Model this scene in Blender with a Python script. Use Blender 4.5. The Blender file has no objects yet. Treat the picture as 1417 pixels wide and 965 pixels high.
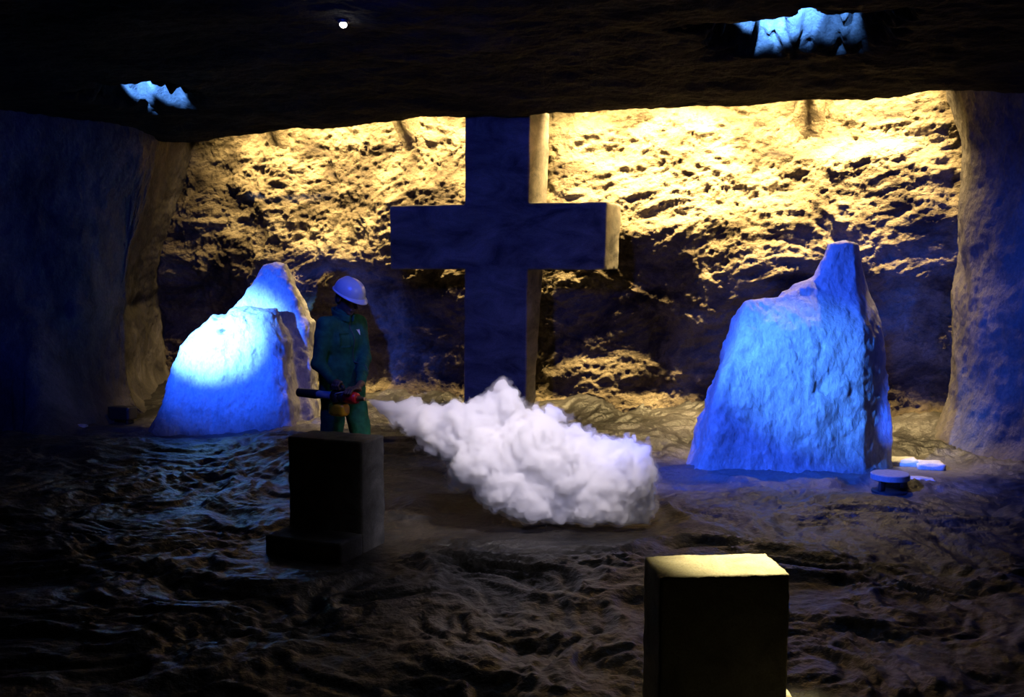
import bpy, math, random
import numpy as np
from mathutils import Vector, Matrix
random.seed(4); RNG = np.random.RandomState(7)
C = bpy.context.scene.collection
PI = math.pi
FOC = 1425.0; CAM_H = 1.95; PITCH = math.atan(123.5/FOC)

# ---------------------------------------------------------------- noise
_perm = RNG.permutation(256).astype(np.int64); _perm = np.concatenate([_perm, _perm, _perm])
_g = RNG.normal(size=(256, 3)); _g /= np.linalg.norm(_g, axis=1)[:, None]
def perlin(x, y, z):
    x, y, z = np.broadcast_arrays(np.asarray(x, float), np.asarray(y, float), np.asarray(z, float))
    xi = np.floor(x).astype(np.int64); yi = np.floor(y).astype(np.int64); zi = np.floor(z).astype(np.int64)
    xf = x-xi; yf = y-yi; zf = z-zi
    u = xf**3*(xf*(xf*6-15)+10); v = yf**3*(yf*(yf*6-15)+10); w = zf**3*(zf*(zf*6-15)+10)
    xi &= 255; yi &= 255; zi &= 255
    r = 0
    for dx in (0, 1):
        wx = u if dx else 1-u
        for dy in (0, 1):
            wy = v if dy else 1-v
            for dz in (0, 1):
                wz = w if dz else 1-w
                h = _perm[_perm[_perm[(xi+dx) & 255]+((yi+dy) & 255)]+((zi+dz) & 255)]
                g = _g[h]
                r = r+wx*wy*wz*(g[..., 0]*(xf-dx)+g[..., 1]*(yf-dy)+g[..., 2]*(zf-dz))
    return r*1.6
def fbm(x, y, z, octs=4, rough=.5, lac=2.1, ridge=False):
    a = 1.0; s = 0; f = 1.0
    for k in range(octs):
        n = perlin(x*f+17.3*k, y*f-9.1*k, z*f+4.7*k)
        if ridge: n = 1-2*np.abs(n)
        s = s+a*n; a *= rough; f *= lac
    return s
def sstep(a, b, x):
    t = np.clip((x-a)/(b-a), 0, 1); return t*t*(3-2*t)

# ---------------------------------------------------------------- mesh helpers
def mesh_obj(name, verts, faces, mat, parent=None, smooth=True):
    me = bpy.data.meshes.new(name)
    verts = np.asarray(verts, dtype=np.float32)
    if isinstance(faces, np.ndarray) and len(faces):
        n, k = faces.shape
        me.vertices.add(len(verts)); me.vertices.foreach_set('co', verts.ravel())
        me.loops.add(n*k); me.loops.foreach_set('vertex_index', faces.ravel().astype(np.int32))
        me.polygons.add(n); me.polygons.foreach_set('loop_start', np.arange(0, n*k, k, dtype=np.int32))
        me.polygons.foreach_set('loop_total', np.full(n, k, dtype=np.int32))
        me.update(calc_edges=True); me.validate()
    else:
        me.from_pydata([tuple(map(float, v)) for v in verts], [], [tuple(f) for f in faces]); me.update()
    me.polygons.foreach_set('use_smooth', [bool(smooth)]*len(me.polygons))
    me.materials.append(mat)
    o = bpy.data.objects.new(name, me); C.objects.link(o)
    if parent: o.parent = parent
    return o
def tag(o, label, cat, group=None, kind=None):
    o['label'] = label; o['category'] = cat
    if group: o['group'] = group
    if kind: o['kind'] = kind
    return o
def struct(o): o['kind'] = 'structure'; return o
def empty(name, loc, rz=0):
    o = bpy.data.objects.new(name, None); C.objects.link(o); o.location = loc; o.rotation_euler = (0, 0, rz)
    o.empty_display_size = .1
    return o
def grid_faces(nu, nv, flip=False):
    i = np.arange(nu-1)[:, None]; j = np.arange(nv-1)[None, :]
    a = i*nv+j; f = np.stack([a, a+nv, a+nv+1, a+1], -1).reshape(-1, 4)
    return f[:, ::-1].copy() if flip else f
def surface_nets(F, lo, h):
    """F: signed distance sampled on a grid; returns verts, quads."""
    nx, ny, nz = F.shape
    s = F < 0
    c = np.zeros((nx-1, ny-1, nz-1, 3)); cnt = np.zeros((nx-1, ny-1, nz-1))
    offs = [(0, 0, 0), (1, 0, 0), (0, 1, 0), (1, 1, 0), (0, 0, 1), (1, 0, 1), (0, 1, 1), (1, 1, 1)]
    sl = lambda a, o: a[o[0]:nx-1+o[0], o[1]:ny-1+o[1], o[2]:nz-1+o[2]]
    for a in range(8):
        for ax in range(3):
            if offs[a][ax] == 0:
                b = list(offs[a]); b[ax] = 1
                fa = sl(F, offs[a]); fb = sl(F, b)
                m = (fa < 0) != (fb < 0)
                t = np.where(m, fa/np.where(m, fa-fb, 1), 0)
                for k in range(3):
                    c[..., k] += np.where(m, offs[a][k]+(t if k == ax else 0), 0)
                cnt += m
    act = cnt > 0
    idx = -np.ones(act.shape, dtype=np.int64); idx[act] = np.arange(act.sum())
    ijk = np.argwhere(act)
    V = (ijk+c[act]/cnt[act][:, None])*h+np.asarray(lo)
    quads = []
    # x edges
    m = (s[:-1, 1:-1, 1:-1] != s[1:, 1:-1, 1:-1])
    e = np.argwhere(m)
    if len(e):
        i, j, k = e[:, 0], e[:, 1]+1, e[:, 2]+1
        q = np.stack([idx[i, j-1, k-1], idx[i, j, k-1], idx[i, j, k], idx[i, j-1, k]], -1)
        fl = ~s[i, j, k]; q[fl] = q[fl][:, ::-1]; quads.append(q)
    m = (s[1:-1, :-1, 1:-1] != s[1:-1, 1:, 1:-1]); e = np.argwhere(m)
    if len(e):
        i, j, k = e[:, 0]+1, e[:, 1], e[:, 2]+1
        q = np.stack([idx[i-1, j, k-1], idx[i-1, j, k], idx[i, j, k], idx[i, j, k-1]], -1)
        fl = ~s[i, j, k]; q[fl] = q[fl][:, ::-1]; quads.append(q)
    m = (s[1:-1, 1:-1, :-1] != s[1:-1, 1:-1, 1:]); e = np.argwhere(m)
    if len(e):
        i, j, k = e[:, 0]+1, e[:, 1]+1, e[:, 2]
        q = np.stack([idx[i-1, j-1, k], idx[i, j-1, k], idx[i, j, k], idx[i-1, j, k]], -1)
        fl = ~s[i, j, k]; q[fl] = q[fl][:, ::-1]; quads.append(q)
    return V, np.concatenate(quads)
class SDF:
    """Grid that collects smooth-unioned primitives, each evaluated only near itself."""
    def __init__(s, lo, hi, h):
        s.lo = np.array(lo, float); s.h = h
        s.n = np.ceil((np.array(hi)-s.lo)/h).astype(int)+1
        s.F = np.full(s.n, .2)
    def sub(s, lo, hi):
        a = np.clip(np.floor((np.array(lo)-s.lo)/s.h).astype(int), 0, s.n); b = np.clip(np.ceil((np.array(hi)-s.lo)/s.h).astype(int)+1, 0, s.n)
        sl = tuple(slice(a[k], b[k]) for k in range(3))
        X, Y, Z = np.meshgrid(*[s.lo[k]+s.h*np.arange(a[k], b[k]) for k in range(3)], indexing='ij')
        return sl, X, Y, Z
    def mix(s, sl, d, k, cut=False):
        f = s.F[sl]
        if cut: s.F[sl] = np.maximum(f, -d); return
        hh = np.clip(.5+.5*(f-d)/k, 0, 1)
        s.F[sl] = f*(1-hh)+d*hh-k*hh*(1-hh)
    def cone(s, a, b, r1, r2, k=.02, flat=(1, 1, 1)):
        a = np.array(a, float); b = np.array(b, float); p = max(r1, r2)*1.6+.12
        sl, X, Y, Z = s.sub(np.minimum(a, b)-p, np.maximum(a, b)+p)
        ba = b-a; L = max(ba.dot(ba), 1e-9)
        t = np.clip(((X-a[0])*ba[0]+(Y-a[1])*ba[1]+(Z-a[2])*ba[2])/L, 0, 1)
        d = np.sqrt(((X-a[0]-t*ba[0])/flat[0])**2+((Y-a[1]-t*ba[1])/flat[1])**2+((Z-a[2]-t*ba[2])/flat[2])**2)-(r1+(r2-r1)*t)
        s.mix(sl, d, k)
    def ell(s, c, r, k=.02, R=None, cut=False):
        c = np.array(c, float); r = np.array(r, float); p = r.max()+.12
        sl, X, Y, Z = s.sub(c-p, c+p)
        Q = np.stack([X-c[0], Y-c[1], Z-c[2]], -1)
        if R is not None: Q = Q @ np.array(R)
        q = np.sqrt((Q[..., 0]/r[0])**2+(Q[..., 1]/r[1])**2+(Q[..., 2]/r[2])**2)
        q2 = np.sqrt((Q[..., 0]/r[0]**2)**2+(Q[..., 1]/r[1]**2)**2+(Q[..., 2]/r[2]**2)**2)+1e-6
        s.mix(sl, q*(q-1)/q2, k, cut)
    def full(s):
        return np.meshgrid(*[s.lo[k]+s.h*np.arange(s.n[k]) for k in range(3)], indexing='ij')
    def build(s, name, mat, parent=None):
        F = s.F.copy()
        F[0] = F[-1] = .1; F[:, 0] = F[:, -1] = .1; F[:, :, 0] = F[:, :, -1] = .1
        v, f = surface_nets(F, s.lo, s.h)
        return mesh_obj(name, v, f, mat, parent)
def box_mesh(sx, sy, z0, z1, n=(14, 8, 14), jit=.004, taper=0, cx=0, cy=0, nf=9, bev=.012, fn=None):
    """rough hewn rectangular block as one closed mesh: 6 grids sharing corners, edges chipped by noise"""
    V = []; Fq = []
    def face(fn2, nu, nv, flip):
        u = np.linspace(-1, 1, nu+1); v = np.linspace(-1, 1, nv+1)
        U, W = np.meshgrid(u, v, indexing='ij')
        P = fn2(U, W).reshape(-1, 3); b = sum(len(x) for x in V); V.append(P)
        Fq.append(grid_faces(nu+1, nv+1, flip)+b)
    one = lambda U: np.ones_like(U)
    face(lambda U, W: np.stack([U, -one(U), W], -1), n[0], n[2], False)
    face(lambda U, W: np.stack([U, one(U), W], -1), n[0], n[2], True)
    face(lambda U, W: np.stack([-one(U), U, W], -1), n[1], n[2], True)
    face(lambda U, W: np.stack([one(U), U, W], -1), n[1], n[2], False)
    face(lambda U, W: np.stack([U, W, one(U)], -1), n[0], n[1], False)
    face(lambda U, W: np.stack([U, W, -one(U)], -1), n[0], n[1], True)
    P = np.concatenate(V); F = np.concatenate(Fq)
    key = np.round(P, 5); _, ix, inv = np.unique(key, axis=0, return_index=True, return_inverse=True)
    P = P[ix]; F = inv.reshape(-1)[F]
    edge = (np.abs(P) > .999).sum(1)
    hz = (z1-z0)/2
    Q = np.stack([P[:, 0]*sx/2, P[:, 1]*sy/2, z0+hz+P[:, 2]*hz], -1)
    if taper:
        k = 1+taper*(P[:, 2]-1)*-.5; Q[:, 0] *= k; Q[:, 1] *= k
    if fn is not None: Q = fn(Q, P)
    nrm = np.sign(P)*(np.abs(P) > .999)
    d = fbm(Q[:, 0]*nf, Q[:, 1]*nf, Q[:, 2]*nf, 3)*jit
    chip = np.maximum(0, fbm(Q[:, 0]*nf*1.7+5, Q[:, 1]*nf*1.7, Q[:, 2]*nf*1.7, 2)+.35)*bev
    Q = Q+nrm*(d-np.where(edge >= 2, chip+bev*.25, 0))[:, None]
    Q[:, 0] += cx; Q[:, 1] += cy
    return Q, F
def lathe(prof, axis='z', seg=28, off=(0, 0, 0)):
    """prof: (radius, height) list; closed with end caps"""
    V = []; F = []
    for r, h in prof:
        for k in range(seg):
            a = 2*PI*k/seg; p = (r*math.cos(a), r*math.sin(a), h)
            if axis == 'x': p = (h, r*math.cos(a), r*math.sin(a))
            V.append((p[0]+off[0], p[1]+off[1], p[2]+off[2]))
    n = len(prof)
    for i in range(n-1):
        for k in range(seg):
            k2 = (k+1) % seg; F.append((i*seg+k, i*seg+k2, (i+1)*seg+k2, (i+1)*seg+k))
    F.append(tuple(reversed(range(seg)))); F.append(tuple(range((n-1)*seg, n*seg)))
    return V, F
def tube(pts, r, seg=12):
    pts = [Vector(p) for p in pts]; V = []; F = []
    for i, p in enumerate(pts):
        d = (pts[min(i+1, len(pts)-1)]-pts[max(i-1, 0)]).normalized()
        a = d.orthogonal().normalized() if i == 0 else (a-d*a.dot(d)).normalized()
        b = d.cross(a); rr = r[i] if isinstance(r, (list, tuple)) else r
        for k in range(seg):
            t = 2*PI*k/seg; V.append(p+a*math.cos(t)*rr+b*math.sin(t)*rr)
    for i in range(len(pts)-1):
        for k in range(seg):
            k2 = (k+1) % seg; F.append((i*seg+k, i*seg+k2, (i+1)*seg+k2, (i+1)*seg+k))
    F.append(tuple(reversed(range(seg)))); F.append(tuple(range((len(pts)-1)*seg, len(pts)*seg)))
    return V, F
def vf(parts):
    V = []; F = []
    for v, f in parts:
        b = len(V); V += [tuple(p) for p in v]; F += [tuple(i+b for i in q) for q in f]
    return V, F

# ---------------------------------------------------------------- materials
def mat_base(name):
    m = bpy.data.materials.new(name); m.use_nodes = True
    nt = m.node_tree; b = nt.nodes['Principled BSDF']
    return m, nt, b
def N(nt, t, **k):
    n = nt.nodes.new(t)
    for a, v in k.items():
        if a in n.inputs: n.inputs[a].default_value = v
        else: setattr(n, a, v)
    return n
def rock_mat(name, cols, scale=2.0, bump=.5, bd=.02, rough=.8, stretch=(1, 1, 1), fine=30, spec=.3, pits=.0):
    m, nt, b = mat_base(name); L = nt.links.new
    tc = N(nt, 'ShaderNodeTexCoord'); mp = N(nt, 'ShaderNodeMapping'); mp.inputs['Scale'].default_value = stretch
    L(tc.outputs['Object'], mp.inputs['Vector'])
    n1 = N(nt, 'ShaderNodeTexNoise'); n1.inputs['Scale'].default_value = scale; n1.inputs['Detail'].default_value = 8
    n1.inputs['Roughness'].default_value = .65; n1.inputs['Distortion'].default_value = .6
    L(mp.outputs[0], n1.inputs['Vector'])
    rp = N(nt, 'ShaderNodeValToRGB'); e = rp.color_ramp.elements
    e[0].position = cols[0][0]; e[0].color = (*cols[0][1], 1); e[1].position = cols[-1][0]; e[1].color = (*cols[-1][1], 1)
    for p, c in cols[1:-1]:
        q = e.new(p); q.color = (*c, 1)
    L(n1.outputs['Fac'], rp.inputs['Fac'])
    n2 = N(nt, 'ShaderNodeTexNoise'); n2.inputs['Scale'].default_value = fine*2; n2.inputs['Detail'].default_value = 4
    L(mp.outputs[0], n2.inputs['Vector'])
    mx = N(nt, 'ShaderNodeMix', data_type='RGBA', blend_type='MULTIPLY'); mx.inputs[0].default_value = .5
    L(rp.outputs[0], mx.inputs[6])
    r2 = N(nt, 'ShaderNodeValToRGB'); r2.color_ramp.elements[0].position = .3; r2.color_ramp.elements[0].color = (.45, .45, .45, 1); r2.color_ramp.elements[1].position = .65
    L(n2.outputs['Fac'], r2.inputs['Fac']); L(r2.outputs[0], mx.inputs[7]); L(mx.outputs[2], b.inputs['Base Color'])
    n3 = N(nt, 'ShaderNodeTexNoise'); n3.inputs['Scale'].default_value = fine; n3.inputs['Detail'].default_value = 6; n3.inputs['Roughness'].default_value = .6
    L(mp.outputs[0], n3.inputs['Vector'])
    bp = N(nt, 'ShaderNodeBump'); bp.inputs['Strength'].default_value = bump; bp.inputs['Distance'].default_value = bd
    L(n3.outputs['Fac'], bp.inputs['Height']); L(bp.outputs[0], b.inputs['Normal'])
    b.inputs['Roughness'].default_value = rough; b.inputs['Specular IOR Level'].default_value = spec
    return m
def paint_glow(m, spots, col):
    # flood glow round the rock feet, painted as a paler floor colour
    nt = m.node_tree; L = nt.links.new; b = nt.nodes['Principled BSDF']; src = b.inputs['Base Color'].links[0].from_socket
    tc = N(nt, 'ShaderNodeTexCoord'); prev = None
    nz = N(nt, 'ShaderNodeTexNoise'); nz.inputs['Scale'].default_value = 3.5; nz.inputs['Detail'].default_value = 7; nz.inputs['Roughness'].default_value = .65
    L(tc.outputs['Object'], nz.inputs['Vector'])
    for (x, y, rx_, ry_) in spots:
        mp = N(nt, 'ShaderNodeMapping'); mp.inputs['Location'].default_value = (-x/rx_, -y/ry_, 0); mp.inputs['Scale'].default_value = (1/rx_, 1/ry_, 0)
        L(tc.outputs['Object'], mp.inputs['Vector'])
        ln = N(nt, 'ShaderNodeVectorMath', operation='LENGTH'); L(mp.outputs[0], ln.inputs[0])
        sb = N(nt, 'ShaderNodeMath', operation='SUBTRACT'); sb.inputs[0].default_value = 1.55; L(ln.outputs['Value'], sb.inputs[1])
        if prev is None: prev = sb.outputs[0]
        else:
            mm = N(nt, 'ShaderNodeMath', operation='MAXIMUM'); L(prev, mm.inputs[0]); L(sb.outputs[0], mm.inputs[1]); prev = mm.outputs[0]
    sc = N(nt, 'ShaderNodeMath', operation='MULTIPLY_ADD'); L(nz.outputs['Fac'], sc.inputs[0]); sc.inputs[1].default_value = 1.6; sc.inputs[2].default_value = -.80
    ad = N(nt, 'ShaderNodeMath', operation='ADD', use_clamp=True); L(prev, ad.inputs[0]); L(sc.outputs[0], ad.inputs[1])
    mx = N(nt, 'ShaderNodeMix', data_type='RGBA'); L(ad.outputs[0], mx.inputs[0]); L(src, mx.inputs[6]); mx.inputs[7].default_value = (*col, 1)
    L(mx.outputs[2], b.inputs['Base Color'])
def plain(name, col, rough=.5, metal=0, spec=.5, bump=0, scale=40, var=.15):
    m, nt, b = mat_base(name); L = nt.links.new
    tc = N(nt, 'ShaderNodeTexCoord'); n = N(nt, 'ShaderNodeTexNoise'); n.inputs['Scale'].default_value = scale; n.inputs['Detail'].default_value = 4
    L(tc.outputs['Object'], n.inputs['Vector'])
    rp = N(nt, 'ShaderNodeValToRGB'); rp.color_ramp.elements[0].position = .3; rp.color_ramp.elements[1].position = .7
    rp.color_ramp.elements[0].color = (*[c*(1-var) for c in col], 1); rp.color_ramp.elements[1].color = (*[min(1, c*(1+var)) for c in col], 1)
    L(n.outputs['Fac'], rp.inputs['Fac']); L(rp.outputs[0], b.inputs['Base Color'])
    b.inputs['Roughness'].default_value = rough; b.inputs['Metallic'].default_value = metal; b.inputs['Specular IOR Level'].default_value = spec
    if bump:
        bp = N(nt, 'ShaderNodeBump'); bp.inputs['Strength'].default_value = bump; bp.inputs['Distance'].default_value = .005
        L(n.outputs['Fac'], bp.inputs['Height']); L(bp.outputs[0], b.inputs['Normal'])
    return m
M = {}
M['wall'] = rock_mat('salt_wall', [(.32, (.018, .014, .012)), (.43, (.07, .055, .036)), (.54, (.155, .125, .082)), (.75, (.25, .21, .145))], 1.1, .9, .04, .85, (1, 1, 1.5), 24, .08)
M['pillar'] = rock_mat('salt_pillar', [(.3, (.03, .027, .025)), (.5, (.075, .066, .057)), (.7, (.135, .12, .10))], 1.6, .8, .03, .8, (1, 1, .6), 24, .12)
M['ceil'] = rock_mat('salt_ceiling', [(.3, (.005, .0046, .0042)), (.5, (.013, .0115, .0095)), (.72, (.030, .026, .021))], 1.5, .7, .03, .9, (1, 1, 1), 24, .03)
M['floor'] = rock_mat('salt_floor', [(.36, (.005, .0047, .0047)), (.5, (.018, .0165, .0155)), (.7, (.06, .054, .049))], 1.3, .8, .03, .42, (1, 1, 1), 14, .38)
paint_glow(M['floor'], [(2.55, 9.2, 1.5, .75), (-3.1, 11.7, 1.3, .7)], (.17, .16, .15))
M['rock'] = rock_mat('pale_salt', [(.28, (.28, .27, .26)), (.45, (.50, .48, .45)), (.7, (.66, .63, .58))], 2.2, .8, .03, .65, (1, 1, .6), 20, .4)
M['cross'] = rock_mat('cross_stone', [(.34, (.06, .057, .054)), (.5, (.19, .17, .14)), (.7, (.34, .30, .25))], 1.7, .25, .01, .75, (1, 1, 2.2), 30)
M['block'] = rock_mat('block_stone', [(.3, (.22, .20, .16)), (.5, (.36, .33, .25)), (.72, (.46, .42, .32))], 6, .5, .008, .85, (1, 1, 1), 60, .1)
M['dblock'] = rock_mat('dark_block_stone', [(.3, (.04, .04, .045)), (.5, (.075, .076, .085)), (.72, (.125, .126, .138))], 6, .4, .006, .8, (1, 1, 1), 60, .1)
M['white_slab'] = rock_mat('white_salt', [(.3, (.55, .55, .56)), (.7, (.85, .85, .85))], 8, .3, .006, .5, (1, 1, 1), 50)
M['skin'] = plain('skin', (.10, .055, .038), .55, scale=60)
M['green'] = plain('green_cloth', (.012, .085, .045), .8, spec=.2, bump=.5, scale=26, var=.3)
M['helmet'] = plain('helmet_plastic', (.46, .48, .50), .3, var=.03)
M['boot'] = plain('rubber', (.02, .02, .022), .5)
M['hair'] = plain('hair', (.01, .009, .008), .7, scale=120, bump=.5)
M['logo'] = plain('white_print', (.75, .78, .76), .6, var=.05)
M['zip'] = plain('zip_metal', (.02, .05, .035), .5)
M['black'] = plain('black_metal', (.015, .015, .017), .45, var=.1)
M['steel'] = plain('steel', (.42, .44, .50), .35, .2, var=.08)
M['dsteel'] = plain('dark_steel', (.10, .10, .105), .4, .8)
M['cap'] = plain('grey_paint', (.34, .34, .36), .5)
M['red'] = plain('red_paint', (.55, .015, .02), .35, var=.05)
M['yellow'] = plain('yellow_plastic', (.72, .36, .01), .4, var=.05)
M['brass'] = plain('brass', (.60, .40, .16), .35, .9, var=.08)
M['eye'] = plain('eye_white', (.5, .48, .45), .3, var=.03)
def emit(name, col, s):
    m, nt, b = mat_base(name); b.inputs['Base Color'].default_value = (*col, 1)
    b.inputs['Emission Color'].default_value = (*col, 1); b.inputs['Emission Strength'].default_value = s
    return m
M['bulb'] = emit('lit_bulb', (1, .97, .92), 40)
def smoke_mat(name, dens, an=.1):
    m = bpy.data.materials.new(name); m.use_nodes = True; nt = m.node_tree; nt.nodes.clear()
    o = nt.nodes.new('ShaderNodeOutputMaterial'); v = nt.nodes.new('ShaderNodeVolumePrincipled')
    v.inputs['Color'].default_value = (.97, .965, .965, 1); v.inputs['Density'].default_value = dens; v.inputs['Anisotropy'].default_value = an
    nt.links.new(v.outputs[0], o.inputs['Volume'])
    return m

# ---------------------------------------------------------------- camera maths used to place things in metres
cP, sP = math.cos(PITCH), math.sin(PITCH)
def ray(px, py):
    u = (px-708.5)/FOC; v = (482.5-py)/FOC
    return u, cP+v*sP, -sP+v*cP
def at(px, py, Y):
    a, b, c = ray(px, py); t = Y/b; return (a*t, Y, CAM_H+c*t)
def on_z(px, py, z=0):
    a, b, c = ray(px, py); t = (z-CAM_H)/c; return (a*t, b*t, z)

# chamber frame: the back wall runs obliquely, its right end nearer
ANG = math.radians(20)
W = np.array([math.cos(ANG), -math.sin(ANG)]); NN = np.array([-math.sin(ANG), -math.cos(ANG)]); O = np.array([0, 12.55])
def stz(s, t, z):
    s = np.asarray(s, float); t = np.asarray(t, float); z = np.asarray(z, float)
    return np.stack(np.broadcast_arrays(O[0]+s*W[0]+t*NN[0], O[1]+s*W[1]+t*NN[1], z), -1)
def to_st(x, y):
    dx = x-O[0]; dy = y-O[1]
    return dx*W[0]+dy*W[1], dx*NN[0]+dy*NN[1]
def s_of(px, t):
    u = (px-708.5)/FOC/(cP)      # level ray in plan
    # O + s W + t N on line x = u*y
    return (u*(O[1]+t*NN[1])-(O[0]+t*NN[0]))/(W[0]-u*W[1])

# ---------------------------------------------------------------- floor
BLOCKS = []
def floor_z(x, y):
    s, t = to_st(x, y)
    wx = fbm(x*.8, y*.8, 3.3, 2)*.35; wy = fbm(x*.8+9, y*.8, 1.3, 2)*.35
    z = fbm((x+wx)*.55, (y+wy)*.75, .5, 3)*.085
    z = z+fbm((x+wx*2)*1.7, (y+wy*2)*2.2, 2.5, 3, .55, 2.1, True)*.036
    z = z+fbm((x+wx*3)*5.5, (y+wy*3)*6.5, 7.5, 3, .6, 2.2, True)*.012
    z = z+.04*sstep(2.2, .8, t)+.22*sstep(.75, -.1, t)*(.6+.5*fbm(s*1.4, t*2, 0, 2))
    z = z+.05*np.exp(-((x-1.3)**2/.8+(y-10.9)**2/.2))
    z = z-.07*np.exp(-((x+1.95)**2/.16+(y-8.3)**2/.12))-.09*np.exp(-((x-3.0)**2/.5+(y-6.6)**2/.15))
    m = np.ones_like(z)
    for bx, by, r in FLAT:
        m = m*sstep(r*.55, r*1.35, np.hypot(x-bx, y-by))
    return z*m
FLAT = [(-1.22, 6.88, .62), (.85, 4.0, .62), (-1.32, 8.0, .45), (-.1, 7.55, .55), (.55, 7.5, .7), (-3.1, 12.1, .3), (-.2, 11.7, .2),
        (3.05, 8.37, .32), (-4.6, 12.0, .25), (3.85, 9.5, .45), (2.65, 9.55, .35)]
def axis_steps(a):  # list of (from, to, step)
    r = []
    for lo, hi, st in a: r.append(np.arange(lo, hi-1e-6, st))
    r.append([a[-1][1]]); return np.concatenate(r)
xs = axis_steps([(-8, -5.5, .08), (-5.5, 5.6, .022), (5.6, 8, .08)])
ys = axis_steps([(-2, 3.2, .12), (3.2, 8.5, .02), (8.5, 14.6, .026)])
X, Y = np.meshgrid(xs, ys, indexing='ij')
Z = floor_z(X, Y)
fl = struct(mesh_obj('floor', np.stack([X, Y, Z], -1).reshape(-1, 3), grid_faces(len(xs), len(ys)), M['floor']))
def fz(x, y): return float(floor_z(np.array([float(x)]), np.array([float(y)]))[0])

# ---------------------------------------------------------------- back wall
ss = np.arange(-5.4, 5.7, .0165); zs = np.arange(-.25, 4.35, .0165)
S, Zz = np.meshgrid(ss, zs, indexing='ij')
w1 = fbm(S*.9, Zz*.9, 5, 2)
rel = .15*fbm(S*.55, Zz*.7, 1.0, 3)+.06*fbm(S*1.9+w1, Zz*2.3, 2.0, 3)
q1 = fbm(S*3, Zz*3, 6.0, 2)
rel += .034*fbm(S*5+w1*2, Zz*6.2+w1, 3.0, 3, .6)+.014*fbm(S*11+q1, Zz*13+q1, 4.0, 3, .6)+.012*fbm(S*17+q1*2, Zz*20+q1, 4.0, 3, .62, 2.0, True)
rel += .03*np.minimum(0, fbm(S*8+q1, Zz*10, 9.0, 2)+.15)
T = rel*1.1+.25*sstep(.45, -.05, Zz)-.24*sstep(1.9, .9, Zz)-.10*sstep(2.3, 3.3, Zz)
T = T-.25*sstep(-3.6, -4.6, S)*0
P = stz(S, T, Zz)
struct(mesh_obj('wall_back', P.reshape(-1, 3), grid_faces(len(ss), len(zs), False), M['wall']))

# ---------------------------------------------------------------- ceiling with its lintel lip in front of the wall
LIP = 1.0
prof_t = [-.5, .0, .35, .62, LIP-.22, LIP-.16, LIP-.08, LIP+.05, LIP+.2, LIP+.45, LIP+.8, LIP+1.3, 2.9, 4.2, 6.5, 15.5]
prof_z = [4.25, 4.25, 4.22, 4.15, 3.95, 3.72, 3.58, 3.52, 3.50, 3.53, 3.60, 3.68, 3.72, 3.76, 3.85, 4.0]
# walk along the profile by arc length
pt = np.array(prof_t); pz = np.array(prof_z); al = np.concatenate([[0], np.cumsum(np.hypot(np.diff(pt), np.diff(pz)))])
a1 = np.interp(7.2, pt, al)
arc = axis_steps([(0, al[3], .05), (al[3], a1, .02), (a1, al[-1], .15)])
tt = np.interp(arc, al, pt); tz = np.interp(arc, al, pz)
ker = np.ones(7)/7
ttp = np.convolve(np.pad(tt, 3, 'edge'), ker, 'valid'); tzp = np.convolve(np.pad(tz, 3, 'edge'), ker, 'valid')
sc_ = axis_steps([(-9, -5.6, .1), (-5.6, 6.6, .022), (6.6, 9, .1)])
S, A = np.meshgrid(sc_, np.arange(len(arc)), indexing='ij')
Tt = ttp[A]; Tz = tzp[A]
nz_ = fbm(S*.7, Tt*.9, Tz*.9+3, 3)*.05+fbm(S*2.4, Tt*3, Tz*3, 3, .55)*.022+fbm(S*8, Tt*8, Tz*8, 3, .55, 2.1, True)*.007
lipm = sstep(.5, LIP, Tt)
Tz2 = Tz+nz_*(.4+.6*lipm)
Tt2 = Tt+fbm(S*1.1+4, Tz*2, 8.0, 3)*.035*sstep(.4, .8, Tt)
# rock lowers towards the left, as the roof line does in the chamber
Tz2 = Tz2-.10*sstep(.5, -4.2, S)*sstep(.3, LIP, Tt)
# roof pockets that hold the blue uplights: (s centre, t centre, half width, half depth, height)
POCKETS = [(-3.16, 2.85, .30, .50, .45), (3.56, 3.10, .48, .56, .5)]
for k, (ps, ptc, hw, hd, hh) in enumerate(POCKETS):
    wob = fbm(S*3+k*9, Tt*3, 2.0, 3, .6)*.16
    near = sstep(ptc+hd+.03, ptc+hd-.03, Tt+fbm(S*2.3+k, 0*Tt, 1.0, 2)*.05-.22*np.exp(-((S-ps-.28*hw)/.07)**2))   # crisp edge on the camera side
    far = sstep(ptc-hd-.10, ptc-hd+.42, Tt+wob*1.2)                  # broken slope on the far side
    side = sstep(hw+.38, hw-.12, np.abs(S-ps)+wob*1.6+fbm(S*7, Tt*7, 5.0, 2)*.08)
    Tz2 = Tz2+hh*near*far*side
Pc = stz(S, Tt2, Tz2)
struct(mesh_obj('ceiling', Pc.reshape(-1, 3), grid_faces(len(sc_), len(arc), True), M['ceil']))

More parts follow.
